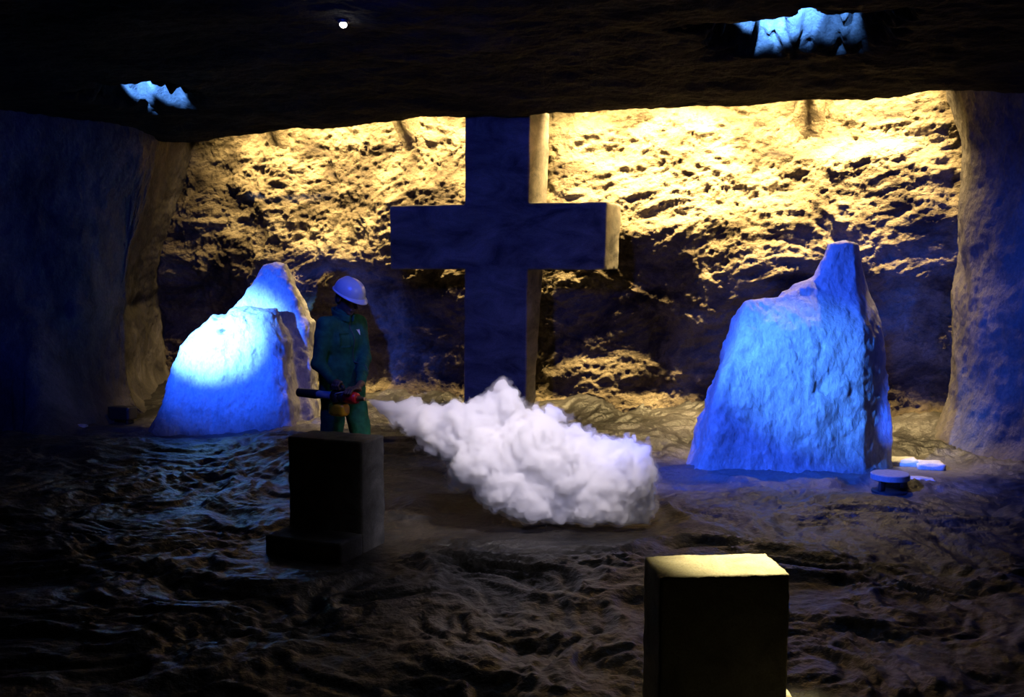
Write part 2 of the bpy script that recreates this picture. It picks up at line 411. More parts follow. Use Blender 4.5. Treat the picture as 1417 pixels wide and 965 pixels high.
# hanging rock ribs that part the lamp cells behind the lintel
def rib(px, width, name='trim_1'):
    s0 = s_of(px, .5)
    V = []
    nu, nv = 22, 26
    th = np.linspace(0, 2*PI, nu, endpoint=False); hh = np.linspace(0, 1, nv)
    TH, H = np.meshgrid(th, hh, indexing='ij')
    zb = 3.08+.0*H; z = zb+(4.3-zb)*H
    wr = width*(1.25-.25*sstep(0, .45, H))+fbm(TH*0+px, H*4, np.cos(TH)*2, 3)*.03
    tr = .10+.52*H
    s = s0+wr*np.cos(TH)+fbm(np.cos(TH)*2+px, np.sin(TH)*2, H*5, 3)*.05
    t = -.42+tr*np.sin(TH)+.60*H+fbm(np.sin(TH)*3, H*6, px, 3)*.04
    P = stz(s, t, z).reshape(-1, 3)
    F = []
    for i in range(nu):
        for j in range(nv-1):
            a = i*nv+j; b = ((i+1) % nu)*nv+j; F.append((a, b, b+1, a+1))
    F.append(tuple(i*nv for i in range(nu))[::-1])
    o = struct(mesh_obj(name, P, F, M['wall'])); return o
for k, (px, w_) in enumerate([(359, .17), (541, .20), (1107, .15)]): rib(px, w_, 'trim_%d' % (k+1))

# ---------------------------------------------------------------- side pillars / walls: plan curve swept up, flared at the foot
def smooth_curve(pts, step):
    pts = np.array(pts, float)
    for _ in range(3):   # chaikin
        q = [pts[0]]
        for a, b in zip(pts[:-1], pts[1:]): q += [a*.75+b*.25, a*.25+b*.75]
        q.append(pts[-1]); pts = np.array(q)
    L = np.concatenate([[0], np.cumsum(np.hypot(*np.diff(pts, axis=0).T))])
    u = np.arange(0, L[-1], step)
    return np.stack([np.interp(u, L, pts[:, 0]), np.interp(u, L, pts[:, 1])], -1), u
def side_wall(name, pts, side, extra, flare=.35, top=4.25, step=.022, lean=0):
    c, u = smooth_curve(pts, step)
    d = np.gradient(c, axis=0); d /= np.linalg.norm(d, axis=1)[:, None]
    n = np.stack([d[:, 1], -d[:, 0]], -1)*side
    zz = np.arange(-.25, top, .022)
    I, H = np.meshgrid(np.arange(len(c)), zz, indexing='ij')
    U = u[I]; cx = c[I, 0]; cy = c[I, 1]; nx = n[I, 0]; ny = n[I, 1]
    off = .07*fbm(cx*.9, cy*.9, H*.7, 3)+.022*fbm(cx*4, cy*4, H*3, 3, .6)+.006*fbm(cx*14, cy*14, H*10, 4, .65, 2.0, True)+.010*fbm(cx*9, cy*9, H*5, 2)
    off += flare*np.clip(1-H/.6, 0, 1.3)**2.4+lean*H+extra(U, H, cx, cy)
    P = np.stack([cx+nx*off, cy+ny*off, H], -1).reshape(-1, 3)
    return struct(mesh_obj(name, P, grid_faces(len(c), len(zz), side < 0), M['pillar']))
# left mass: from the alcove, round the pillar nose, out to the left and then forward
def lx(U, H, cx, cy):
    nose = np.exp(-((cy-12.7)/.6)**2)*sstep(-3.6, -4.3, cx)
    buttress = .9*np.exp(-np.maximum(0, (11.6-cy))**0*((U-3.45-.25*H)/.40)**2)*sstep(1.9, -.1, H)
    return buttress*.8-.26-.46*sstep(3.3, 1.1, H)*sstep(3.2,2.4,U)+.12*sstep(2.6, 3.6, H)+.12*np.exp(-((H-1.35)/.12)**2)*fbm(cx*1.2, cy*1.2, H*3, 2)
side_wall('wall_left', [(-4.2, 14.6), (-4.35, 13.4), (-4.08, 12.45), (-4.9, 11.95), (-6.1, 11.6), (-6.9, 10.0), (-7.0, 6), (-7.0, -2)], -1, lx, .42)
def rx(U, H, cx, cy):
    return .12*sstep(3.0, 3.7, H)+.04*np.sin(H*1.3+.8)
side_wall('wall_right', [(5.1, 12.0), (4.85, 11.2), (4.45, 10.45), (4.65, 9.75), (5.3, 9.2), (5.6, 8.2), (5.9, 6), (6.0, -2)], 1, rx, .24)

# ---------------------------------------------------------------- the cross (stands out from the wall, lit from behind)
CR_T = 1.0                                      # front face, distance from the wall line
def cs(px, t): return s_of(px, t)
sL, sR = cs(540, CR_T), cs(838, CR_T); sl, sr = cs(643, CR_T), cs(730, CR_T)
def zat(px, py, t):
    s = s_of(px, t); p = stz(s, t, 0); return at(px, py, p[1])[2]
zt, zb = zat(690, 282, CR_T), zat(690, 373, CR_T)
print('cross', sL, sR, sl, sr, zt, zb)
def cross_mesh():
    z_top = 3.62
    sc = (sl+sr)/2; hw = (sr-sl)/2
    def dep(z): return .34+.36*sstep(0, 3.2, z)          # thicker upwards
    sg = SDF((sL-.08, 0, -.08), (sR+.08, 1.0, z_top+.05), .020)
    Xg, Yg, Zg = sg.full()
    D = dep(Zg)
    yy = np.maximum(-(Yg-.05), (Yg-.05)-D)
    tp = 1+.012*(Zg-2)/2
    v = np.maximum(np.abs(Xg-sc+.012*(2-Zg))-hw*tp, np.maximum(Zg-z_top, -Zg-.05))
    h = np.maximum(np.maximum(sL-Xg+.014*(zt-Zg), Xg-sR+.02*(zt-Zg)), np.maximum(Zg-zt, zb-Zg))
    f = np.maximum(np.minimum(v, h), yy)
    f = f+fbm(Xg*6, Yg*6, Zg*5, 3, .55)*.007
    return sg, f
sg, f = cross_mesh(); sg.F = f
crs = sg.build('stone_cross', M['cross'])
# grid y = depth behind the front face -> t = CR_T - (y-.05)
me = crs.data; co = np.empty(len(me.vertices)*3, np.float32); me.vertices.foreach_get('co', co); co = co.reshape(-1, 3)
base = stz((sl+sr)/2, CR_T-.3, 0)
P = stz(co[:, 0], CR_T-(co[:, 1]-.05), co[:, 2])-base
me.vertices.foreach_set('co', P.astype(np.float32).ravel()); me.flip_normals(); me.update()
crs.location = base
tag(crs, 'huge square-cut stone cross standing before the floodlit rock wall', 'cross')

# ---------------------------------------------------------------- standing rocks
def poly_sdf(px, pz, poly):
    d = np.full(px.shape, 1e9); inside = np.zeros(px.shape, bool)
    n = len(poly)
    for i in range(n):
        x1, z1 = poly[i]; x2, z2 = poly[(i+1) % n]
        ex, ez = x2-x1, z2-z1; t = np.clip(((px-x1)*ex+(pz-z1)*ez)/(ex*ex+ez*ez), 0, 1)
        d = np.minimum(d, (px-x1-t*ex)**2+(pz-z1-t*ez)**2)
        c = ((z1 > pz) != (z2 > pz)) & (px < (x2-x1)*(pz-z1)/(z2-z1+1e-12)+x1); inside ^= c
    d = np.sqrt(d); return np.where(inside, -d, d)
def smax(a, b, k):
    h = np.clip(.5-.5*(b-a)/k, 0, 1); return b*(1-h)+a*h+k*h*(1-h)
def smin(a, b, k): return -smax(-a, -b, k)
def outline(pts, Y, x0):
    r = []
    for px, py in pts:
        p = at(px, py, Y); r.append((p[0]-x0, p[2]))
    return r
def facets(Xg, Yg, Zg, n, amp, seed):
    r = np.random.RandomState(seed); best = np.full(Xg.shape, -1e9); 
    return best
def rock_noise(Xg, Yg, Zg, s=0):
    w = fbm(Xg*3+s, Yg*3, Zg*3, 2)*.5
    return (-.022+fbm(Xg*1.7+s, Yg*1.7, Zg*1.5, 3)*.042+np.abs(perlin(Xg*5+w+s, Yg*5, Zg*3.2+w))*.016+.010*np.minimum(0, -fbm(Xg*8+w+s, Yg*8, Zg*4.5, 2)+.25)*-3+fbm(Xg*9+w, Yg*9, Zg*6.6, 3, .55, 2.1, True)*.010
            + fbm(Xg*16+s, Yg*16, Zg*9, 2, .5, 2.1, True)*.0045 + np.minimum(0, fbm(Xg*9, Yg*9, Zg*5+s, 2)+.5)*.0)
# left rock: tall ridged slab behind, round pale boulder in front, grown together
RX, RY = -3.1, 12.1
pA = outline([(330, 600), (318, 500), (318, 436), (345, 405), (366, 368), (395, 366), (404, 395), (416, 420), (434, 446), (438, 510), (441, 600)], RY+.15, RX)
pB = outline([(222, 600), (240, 560), (252, 505), (262, 476), (282, 452), (300, 435), (318, 437), (324, 428), (350, 424), (385, 428), (402, 470), (412, 530), (420, 600)], RY-.1, RX)
g = SDF((-1.2, -.75, -.12), (.95, .75, 2.05), .019); Xg, Yg, Zg = g.full()
nz = rock_noise(Xg, Yg, Zg, 3)
dA = smax(poly_sdf(Xg, Zg, pA), np.abs(Yg-.15)-(.42-.17*Zg), .10)
dB = smax(poly_sdf(Xg, Zg, pB), np.abs(Yg+.24)-(.50-.16*Zg**1.3*np.sign(Zg+.2) if False else .50-.20*np.clip(Zg, 0, 2)), .22)
dB = smax(dB, -(np.sqrt((Xg+.17)**2+(Yg+.52)**2/2+(Zg-1.13)**2/.4)-.07), .02)
f = smin(dA, dB, .03)+nz
f = smin(f, np.sqrt(((Xg+.06)/1.15)**2+((Yg-.0)/.7)**2+((Zg+.16)/.30)**2)*.28-.26, .12)
g.F = np.maximum(f, -(Zg+.08))
o = g.build('standing_boulder', M['rock']); o.location = (RX, RY, 0)
tag(o, 'pale boulder with pointed ridge behind, lit glaring blue-white, behind the worker', 'rock')
# right rock
QX, QY = 2.62, 9.55
pC = outline([(950, 665), (966, 625), (984, 565), (998, 510), (1018, 445), (1034, 416), (1060, 409), (1082, 410), (1104, 396), (1136, 384), (1152, 356), (1158, 338), (1210, 332), (1219, 365), (1222, 420), (1224, 500), (1231, 580), (1238, 665)], QY, QX)
g = SDF((-1.2, -.7, -.12), (1.15, .75, 2.2), .018); Xg, Yg, Zg = g.full()
nz = rock_noise(Xg, Yg, Zg, 11)
front = -.42+.14*Zg+.22*sstep(1.25, 1.75, Zg)+.10*np.abs(Xg+.1)+.9*np.maximum(0, Xg-.58)
f = smax(poly_sdf(Xg, Zg, pC), smax(front-Yg, Yg-(.40-.08*Zg), .06), .07)+nz
f = f+.02*np.sin(Xg*3+Zg*2)
f = smin(f, np.sqrt(((Xg-.0)/1.15)**2+(Yg/.6)**2+((Zg+.15)/.25)**2)*.25-.235, .10)
g.F = np.maximum(f, -(Zg+.08))
o = g.build('standing_slab', M['rock']); o.location = (QX, QY, 0)
tag(o, 'broad upright rock slab with raised right horn, lit deep blue, right of the cross', 'rock')

# ---------------------------------------------------------------- stone blocks with kneelers
def place_poly(o, x, y, rz): o.location = (x, y, 0); o.rotation_euler = (0, 0, rz)
b1 = empty('kneeling_block', (-1.20, 6.95, 0), -math.radians(22.5))
q, f = box_mesh(.575, .30, -.05, .75, (34, 18, 44), .003, 0, nf=9, bev=.004)
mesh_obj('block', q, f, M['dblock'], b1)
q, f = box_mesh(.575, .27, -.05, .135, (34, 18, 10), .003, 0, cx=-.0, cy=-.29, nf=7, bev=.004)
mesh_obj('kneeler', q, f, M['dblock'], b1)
tag(b1, 'dark upright stone block with low step, in front of the green-suited worker', 'block')
b2 = empty('kneeling_block', (.80, 3.97, 0), math.radians(5))
q, f = box_mesh(.505, .285, -.05, .75, (44, 26, 60), .0025, 0, nf=14, bev=.003)
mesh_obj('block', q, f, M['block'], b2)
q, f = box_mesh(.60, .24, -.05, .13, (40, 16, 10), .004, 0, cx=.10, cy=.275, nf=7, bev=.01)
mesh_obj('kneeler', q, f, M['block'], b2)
tag(b2, 'stone block nearest the camera with its flat top lit yellow', 'block')

# ---------------------------------------------------------------- small things on the ground
x, y, _ = on_z(1231, 681); 
lx_, ly_ = x, y
t = empty('ground_lamp', (x, y, fz(x, y)), .3)
v, f = lathe([(.150, .105), (.157, .110), (.157, .152), (.150, .158)], seg=40); mesh_obj('cap', v, f, M['cap'], t, False)
v, f = lathe([(.150, -.03), (.150, .012), (.140, .020)], seg=40); mesh_obj('base_plate', v, f, M['dsteel'], t, False)
for a in (200, 340):
    q, f = box_mesh(.05, .03, .01, .112, (3, 3, 4), .001, 0, cx=.115*math.cos(math.radians(a)), cy=.115*math.sin(math.radians(a)), bev=.002)
    mesh_obj('leg', q, f, M['dsteel'], t)
tag(t, 'low round fitting with flat disc cap on short legs, front of the blue slab', 'lamp')
x, y, _ = on_z(170, 586)
t = empty('floodlight_box', (x, y, fz(x, y)), -.35)
q, f = box_mesh(.30, .16, .045, .20, (8, 6, 6), .001, 0, bev=.004); mesh_obj('housing', q, f, M['dsteel'], t)
for sx in (-.1, .1):
    q, f = box_mesh(.03, .12, -.03, .05, (2, 3, 3), .0005, 0, cx=sx, bev=.002); mesh_obj('leg', q, f, M['black'], t)
tag(t, 'small dark box at the foot of the left pillar', 'lamp')
def slab(px, py, sx, sy, h, rz, label, zoff=0, grp=None):
    x, y, _ = on_z(px, py)
    q, f = box_mesh(sx, sy, -.02, h, (14, 10, 4), .010, 0, nf=6, bev=.02)
    o = mesh_obj('salt_slab', q, f, M['white_slab']); o.location = (x, y, fz(x, y)+zoff); o.rotation_euler = (.06, -.03, rz)
    tag(o, label, 'stone', 'white slabs by the blue rock')
slab(1250, 643, .26, .20, .06, -.15, 'flat white slab touching the right foot of the blue slab rock')
slab(1287, 648, .24, .20, .06, -.20, 'flat white slab nearest the right pillar, end of the pair')
slab(1276, 667, .22, .11, .02, -.35, 'thin pale slab lying behind the round disc fitting')
x, y, _ = on_z(108, 597)
q, f = box_mesh(.22, .12, -.02, .03, (10, 6, 3), .012, 0, nf=6, bev=.02); o = mesh_obj('flat_stone', q, f, M['rock']); o.location = (x, y, fz(x, y))
tag(o, 'small flat stone on the floor below the left pillar', 'stone')

# ---------------------------------------------------------------- ceiling bulb
bx, by, bz = at(475, 34, 8.05)
s_, t_ = to_st(bx, by)
t = empty('ceiling_lamp', (bx, by, bz), 0)
v, f = lathe([(.012, .30), (.012, .075), (.035, .07), (.042, .03), (.042, .012)], seg=24); mesh_obj('socket', v, f, M['black'], t)
v, f = lathe([(.004, -.024), (.018, -.019), (.026, -.006), (.026, .006), (.018, .016)], seg=24); mesh_obj('bulb', v, f, M['bulb'], t)
tag(t, 'small lit white bulb hanging under the dark roof', 'lamp')
print('bulb', bx, by, bz)

# ---------------------------------------------------------------- the worker
PX, PY = at(474, 500, 8.0)[0], 8.0
YAW = -math.radians(35)
wk = empty('person', (PX, PY, fz(PX, PY)), YAW)
tag(wk, 'person in green coverall and pale hard hat aiming a fogging machine', 'person')
# head axis: bowed forward and down
def Rm(pitch, yaw=0): return np.array(Matrix.Rotation(yaw, 3, 'Z') @ Matrix.Rotation(pitch, 3, 'Y'))
HP = math.radians(24); HY = math.radians(-4)
R = Rm(HP, HY); hc = np.array([.065, 0, 1.655])
def hp(x, y, z): return hc+R @ np.array([x, y, z])
LEGX = {1: .055, -1: -.02}
body = SDF((-.26, -.42, 0), (.50, .38, 1.86), .0062)
b = body
for sg_ in (1, -1):
    kx = LEGX[sg_]
    b.cone((0, sg_*.095, .88), (kx+.01, sg_*.138, .48), .080, .052, .03)
    b.cone((kx+.01, sg_*.138, .48), (kx-.02, sg_*.15, .10), .050, .036, .02)
    b.cone((kx-.03, sg_*.15, .05), (kx+.13, sg_*.165, .04), .035, .030, .02)
b.ell((0, 0, .95), (.11, .155, .13), .05)
b.ell((.0, 0, 1.12), (.095, .135, .16), .06)
b.ell((-.01, 0, 1.30), (.092, .165, .17), .06)
b.cone((-.01, -.15, 1.44), (-.01, .15, 1.44), .05, .05, .04)
b.cone((.0, 0, 1.45), hp(-.02, 0, -.06), .058, .052, .03)
b.ell(hp(-.005, 0, .035), (.098, .076, .095), .02, R)          # skull
b.ell(hp(.030, 0, -.045), (.062, .058, .072), .03, R)          # face and jaw
b.ell(hp(.070, 0, -.098), (.022, .026, .018), .02, R)          # chin
b.cone(hp(.094, 0, .010), hp(.116, 0, -.032), .010, .015, .010)  # nose
b.cone(hp(.084, .030, .024), hp(.092, .008, .022), .010, .008, .012); b.cone(hp(.084, -.030, .024), hp(.092, -.008, .022), .010, .008, .012)
b.cone(hp(.092, .020, -.064), hp(.092, -.020, -.064), .008, .008, .008); b.cone(hp(.090, .016, -.073), hp(.090, -.016, -.073), .008, .008, .006)
for sg_ in (1, -1):
    b.ell(hp(-.008, sg_*.078, -.012), (.017, .009, .030), .008, R)
    b.ell(hp(.093, sg_*.031, .006), (.012, .014, .009), .004, R, cut=True)
# arms. machine axis
FZ = .925; FL_ = -.265
SHR, ELR, WRR = (0, -.185, 1.44), (.0, -.258, 1.16), (.165, FL_+.0, 1.035)
SHL, ELL, WRL = (0, .185, 1.44), (.12, .115, 1.18), (.295, -.105, 1.015)
for a_, e_, w_ in ((SHR, ELR, WRR), (SHL, ELL, WRL)):
    b.cone(a_, e_, .050, .038, .02); b.cone(e_, w_, .038, .026, .02)
# right hand closed round the top handle (bar along x at z ~ 1.0)
HZ = 1.005
b.cone(WRR, (.210, FL_-.012, HZ+.022), .026, .024, .015); b.ell((.212, FL_-.004, HZ+.026), (.044, .030, .020), .012)
for i in range(4):
    x0 = .180+.021*i; rr = (.0095, .0100, .0100, .0085)[3-i] if i else .0085
    lg = (.92, 1.0, 1.0, .86)[i]
    pts = [(x0, FL_-.020, HZ+.026), (x0+.002, FL_-.036, HZ+.004), (x0+.002, FL_-.030*lg, HZ-.022*lg), (x0, FL_-.006, HZ-.028*lg)]
    for p0, p1 in zip(pts[:-1], pts[1:]): b.cone(p0, p1, rr, rr*.92, .003)
tp = [(.185, FL_+.020, HZ+.018), (.225, FL_+.030, HZ+.004), (.250, FL_+.020, HZ-.010), (.256, FL_+.004, HZ-.018)]
for p0, p1 in zip(tp[:-1], tp[1:]): b.cone(p0, p1, .011, .0095, .004)
# left hand laid over the front cover from behind
hx = .345
b.cone(WRL, (hx-.01, FL_+.075, FZ+.065), .026, .025, .015); b.ell((hx, FL_+.060, FZ+.060), (.040, .040, .020), .012, np.array(Matrix.Rotation(math.radians(-30), 3, 'X')))
for i in range(4):
    x0 = hx-.030+.021*i; lg = (.86, 1.0, 1.02, .92)[i]
    pts = [(x0, FL_+.045, FZ+.066), (x0+.002, FL_+.010, FZ+.074), (x0+.003, FL_-.030*lg, FZ+.062), (x0+.003, FL_-.056*lg, FZ+.036)]
    for p0, p1 in zip(pts[:-1], pts[1:]): b.cone(p0, p1, .0098, .0088, .003)
tp = [(hx-.030, FL_+.072, FZ+.048), (hx-.050, FL_+.074, FZ+.020), (hx-.052, FL_+.062, FZ-.006)]
for p0, p1 in zip(tp[:-1], tp[1:]): b.cone(p0, p1, .0115, .010, .004)
body.build('body', M['skin'], wk)
# coverall
g = SDF((-.32, -.44, .03), (.40, .42, 1.60), .0095)
for sg_ in (1, -1):
    kx = LEGX[sg_]
    g.cone((0, sg_*.098, .90), (kx+.01, sg_*.138, .48), .108, .077, .02)
    g.cone((kx+.01, sg_*.138, .48), (kx-.02, sg_*.150, .12), .078, .074, .02)
g.ell((0, 0, .95), (.145, .195, .16), .05)
g.cone((0, -.07, 1.10), (0, .07, 1.10), .134, .134, .08); g.cone((0, -.075, 1.32), (0, .075, 1.32), .132, .132, .09)
g.cone((.0, -.165, 1.445), (.0, .165, 1.445), .074, .074, .05)
g.cone((.005, 0, 1.49), (.018, 0, 1.535), .085, .073, .03)
for a_, e_, w_ in ((SHR, ELR, WRR), (SHL, ELL, WRL)):
    g.cone(a_, e_, .072, .062, .03)
    a2 = np.array(e_); w2 = a2+(np.array(w_)-a2)*.93; g.cone(a2, w2, .060, .043, .02)
Xg, Yg, Zg = g.full()
g.F = g.F+fbm(Xg*5, Yg*5, Zg*2.6, 2)*.010+fbm(Xg*11, Yg*11, Zg*7, 2, .5, 2.1, True)*.0045
g.F = np.maximum(g.F, .075-Zg)
# open the collar so the neck stands free
g.ell((.035, 0, 1.60), (.062, .060, .075), .01, None, True)
g.build('coverall', M['green'], wk)
# collar, zip, chest badge, pocket
g = SDF((-.14, -.15, 1.44), (.18, .15, 1.60), .006); Xg, Yg, Zg = g.full()
r = np.sqrt(((Xg-.02)/1.05)**2+(Yg/.95)**2)
g.F = smax(np.abs(r-.080-.15*(Zg-1.52))-.009, np.abs(Zg-1.520+.35*(Xg-.02))-.030, .01)
g.F = np.maximum(g.F, .016-np.where(Xg > .04, np.abs(Yg), 1))
g.build('collar', M['green'], wk)
bpy.context.view_layer.update()
def front_x(y, z):   # front surface of the coverall at (y, z)
    return SURF(y, z)
cov = [c for c in wk.children if c.name.startswith('coverall')][0]
from mathutils.bvhtree import BVHTree
_bv = BVHTree.FromObject(cov, bpy.context.evaluated_depsgraph_get())
def SURF(y, z):
    h = _bv.ray_cast(Vector((.8, y, z)), Vector((-1, 0, 0)))
    return h[0].x if h[0] else .13
zz = np.linspace(.98, 1.47, 26)
v, f = tube([(SURF(0, z_)+.001, 0, z_) for z_ in zz], .006, 8); mesh_obj('zip', v, f, M['zip'], wk)
def patch(name, y0, z0, w, h, mat, n=5, shape=None):
    V = []; F = []
    for d in (.003, -.004):
        for i in range(n):
            for j in range(n):
                a = -1+2*i/(n-1); c = -1+2*j/(n-1); ww = w*(1 if shape is None else shape(c))
                V.append((SURF(y0+a*ww/2, z0+c*h/2)+d, y0+a*ww/2, z0+c*h/2))
    m_ = n*n
    for i in range(n-1):
        for j in range(n-1):
            a = i*n+j; F.append((a, a+n, a+n+1, a+1)); F.append((m_+a, m_+a+1, m_+a+n+1, m_+a+n))
    for i in range(n-1):
        for a, c in ((i*n, (i+1)*n), ((i+1)*n+n-1, i*n+n-1), (i+1, i), ((n-1)*n+i, (n-1)*n+i+1)): F.append((a, c, m_+c, m_+a))
    return mesh_obj(name, V, F, mat, wk)
o = patch('chest_badge', .075, 1.385, .034, .042, M['logo'], 5, lambda c: .55+.45*c); o['label'] = 'small white printed badge'
patch('chest_pocket', -.085, 1.33, .10, .11, M['green'], 6)
# boots
for sg_ in (1, -1):
    kx = LEGX[sg_]
    g = SDF((kx-.14, sg_*.155-.09, -.01), (kx+.24, sg_*.155+.09, .30), .009)
    g.cone((kx-.022, sg_*.150, .10), (kx-.015, sg_*.148, .24), .056, .060, .02); g.cone((kx-.05, sg_*.150, .048), (kx+.12, sg_*.168, .045), .052, .048, .03)
    g.ell((kx+.14, sg_*.170, .045), (.06, .050, .045), .02)
    Xg, Yg, Zg = g.full(); g.F = np.maximum(g.F, .0-Zg)
    g.build('boot', M['boot'], wk)
# hair under the helmet rim
g = SDF((-.12, -.12, 1.50), (.20, .12, 1.80), .006)
g.ell(hp(-.020, 0, .028), (.093, .083, .092), .01, R); g.ell(hp(-.045, 0, -.035), (.055, .066, .055), .02, R)
Xg, Yg, Zg = g.full(); Q = np.stack([Xg-hc[0], Yg-hc[1], Zg-hc[2]], -1) @ R
g.F = np.maximum(g.F, Q[..., 0]-.035); g.F = np.maximum(g.F, -(Q[..., 2]+.075)); g.F = g.F+fbm(Xg*40, Yg*40, Zg*12, 2)*.003
g.build('hair', M['hair'], wk)
# helmet: shell + brim + ridge + headband
def helm():
    parts = []
    seg, rg = 48, 14; V = []
    for i in range(rg+1):
        ph = (i/rg)*PI/2
        for k in range(seg):
            a = 2*PI*k/seg; r = math.cos(ph)**.72
            if i == rg: r = .02
            x = .138*r*math.cos(a); y = .113*r*math.sin(a); z = .048+.108*math.sin(ph)**1.05
            rd = max(0, 1-abs(y)/.018)*.007*(math.sin(ph) > .35)
            V.append((x, y, z+rd))
    F = []
    for i in range(rg):
        for k in range(seg):
            k2 = (k+1) % seg; F.append((i*seg+k, i*seg+k2, (i+1)*seg+k2, (i+1)*seg+k))
    F.append(tuple(range(rg*seg, (rg+1)*seg)))
    # brim: thin lip, longer at the front
    prof = [(0, 0), (1, -.006), (1, -.011), (0, -.010), (-.6, -.006)]
    b0 = len(V)
    for q, dz in prof:
        for k in range(seg):
            a = 2*PI*k/seg; w = .010+.036*max(0, math.cos(a))**1.6
            x = (.138+w*q)*math.cos(a); y = (.113+(.010+.006*max(0, math.cos(a)))*q)*math.sin(a)
            V.append((x, y, .048+dz-(.012*max(0, math.cos(a))*max(q, 0))))
    for i in range(len(prof)-1):
        for k in range(seg):
            k2 = (k+1) % seg; F.append((b0+i*seg+k, b0+i*seg+k2, b0+(i+1)*seg+k2, b0+(i+1)*seg+k)[::-1])
    return V, F
V, F = helm()
V = [tuple(hc+R @ (np.array(v)+np.array([.004, 0, .0]))) for v in V]
hm = mesh_obj('hard_hat', V, F, M['helmet'], wk)
v, f = tube([hp(.1*math.cos(a), .092*math.sin(a), .035) for a in np.linspace(.5*PI, 1.5*PI, 14)], .008, 8)
mesh_obj('headband', v, f, M['black'], hm)

# ---------------------------------------------------------------- fogging machine (held, so a thing of its own), built in the worker's frame
fg = empty('fogging_machine', (PX, PY, fz(PX, PY)), YAW)
tag(fg, 'fogging machine with steel tube, yellow tank and red front held by the worker', 'machine')
ax = lambda prof: lathe([(r, x) for r, x in prof], 'x', 28, (0, FL_, FZ))
v, f = ax([(.028, .00), (.031, .005), (.031, .165), (.028, .168)]); mesh_obj('steel_tube', v, f, M['steel'], fg)
v, f = ax([(.026, -.215), (.034, -.21), (.036, -.02), (.033, .0), (.029, .008)]); o = mesh_obj('rear_sleeve', v, f, M['dsteel'], fg); o['label'] = 'dark tail sleeve'
v, f = vf([ax([(.030, .160), (.046, .165), (.048, .285), (.040, .292)]), lathe([(.028, -.03), (.030, -.028), (.030, .028), (.028, .03)], 'z', 20, (.215, FL_-.03, FZ-.01))])
mesh_obj('engine_body', v, f, M['black'], fg)
v, f = ax([(.034, .288), (.044, .293), (.047, .31), (.046, .375), (.040, .400), (.028, .408)]); mesh_obj('red_cover', v, f, M['red'], fg)
v, f = ax([(.020, .405), (.023, .41), (.018, .445), (.013, .470), (.015, .474), (.015, .482), (.008, .484)]); mesh_obj('nozzle', v, f, M['brass'], fg)
q, fq = box_mesh(.165, .095, -.05, .05, (16, 10, 10), .0, 0, nf=4, bev=.0)
# round the tank off
def superell(q, a, b_, c, n=4):
    u = q/np.array([a, b_, c]); m = np.abs(u).max(1)[:, None]; L = (np.abs(u)**n).sum(1)[:, None]**(1/n); return q*m/L
q = superell(q, .0825, .0475, .05)
q[:, 0] += .215; q[:, 1] += FL_; q[:, 2] += FZ-.098
tk = mesh_obj('tank', q, fq, M['yellow'], fg)
v, f = lathe([(.016, 0), (.018, .003), (.018, .018), (.015, .022)], 'z', 20, (.262, FL_-.0, FZ-.050)); mesh_obj('cap', v, f, M['black'], tk)
v, f = tube([(.135, FL_, FZ+.045), (.138, FL_, FZ+.072), (.155, FL_, HZ), (.20, FL_, HZ+.002), (.245, FL_, HZ), (.262, FL_, FZ+.072), (.265, FL_, FZ+.045)], .0125, 12)
mesh_obj('handle', v, f, M['black'], fg)
v, f = tube([(.30, FL_-.02, FZ+.045), (.24, FL_-.055, FZ+.03), (.20, FL_-.05, FZ+.0)], .004, 8); mesh_obj('fuel_line', v, f, M['steel'], fg)
NOZ = (wk.matrix_world if False else Matrix.Translation((PX, PY, fz(PX, PY))) @ Matrix.Rotation(YAW, 4, 'Z')) @ Vector((.486, FL_, FZ))
print('nozzle', NOZ)

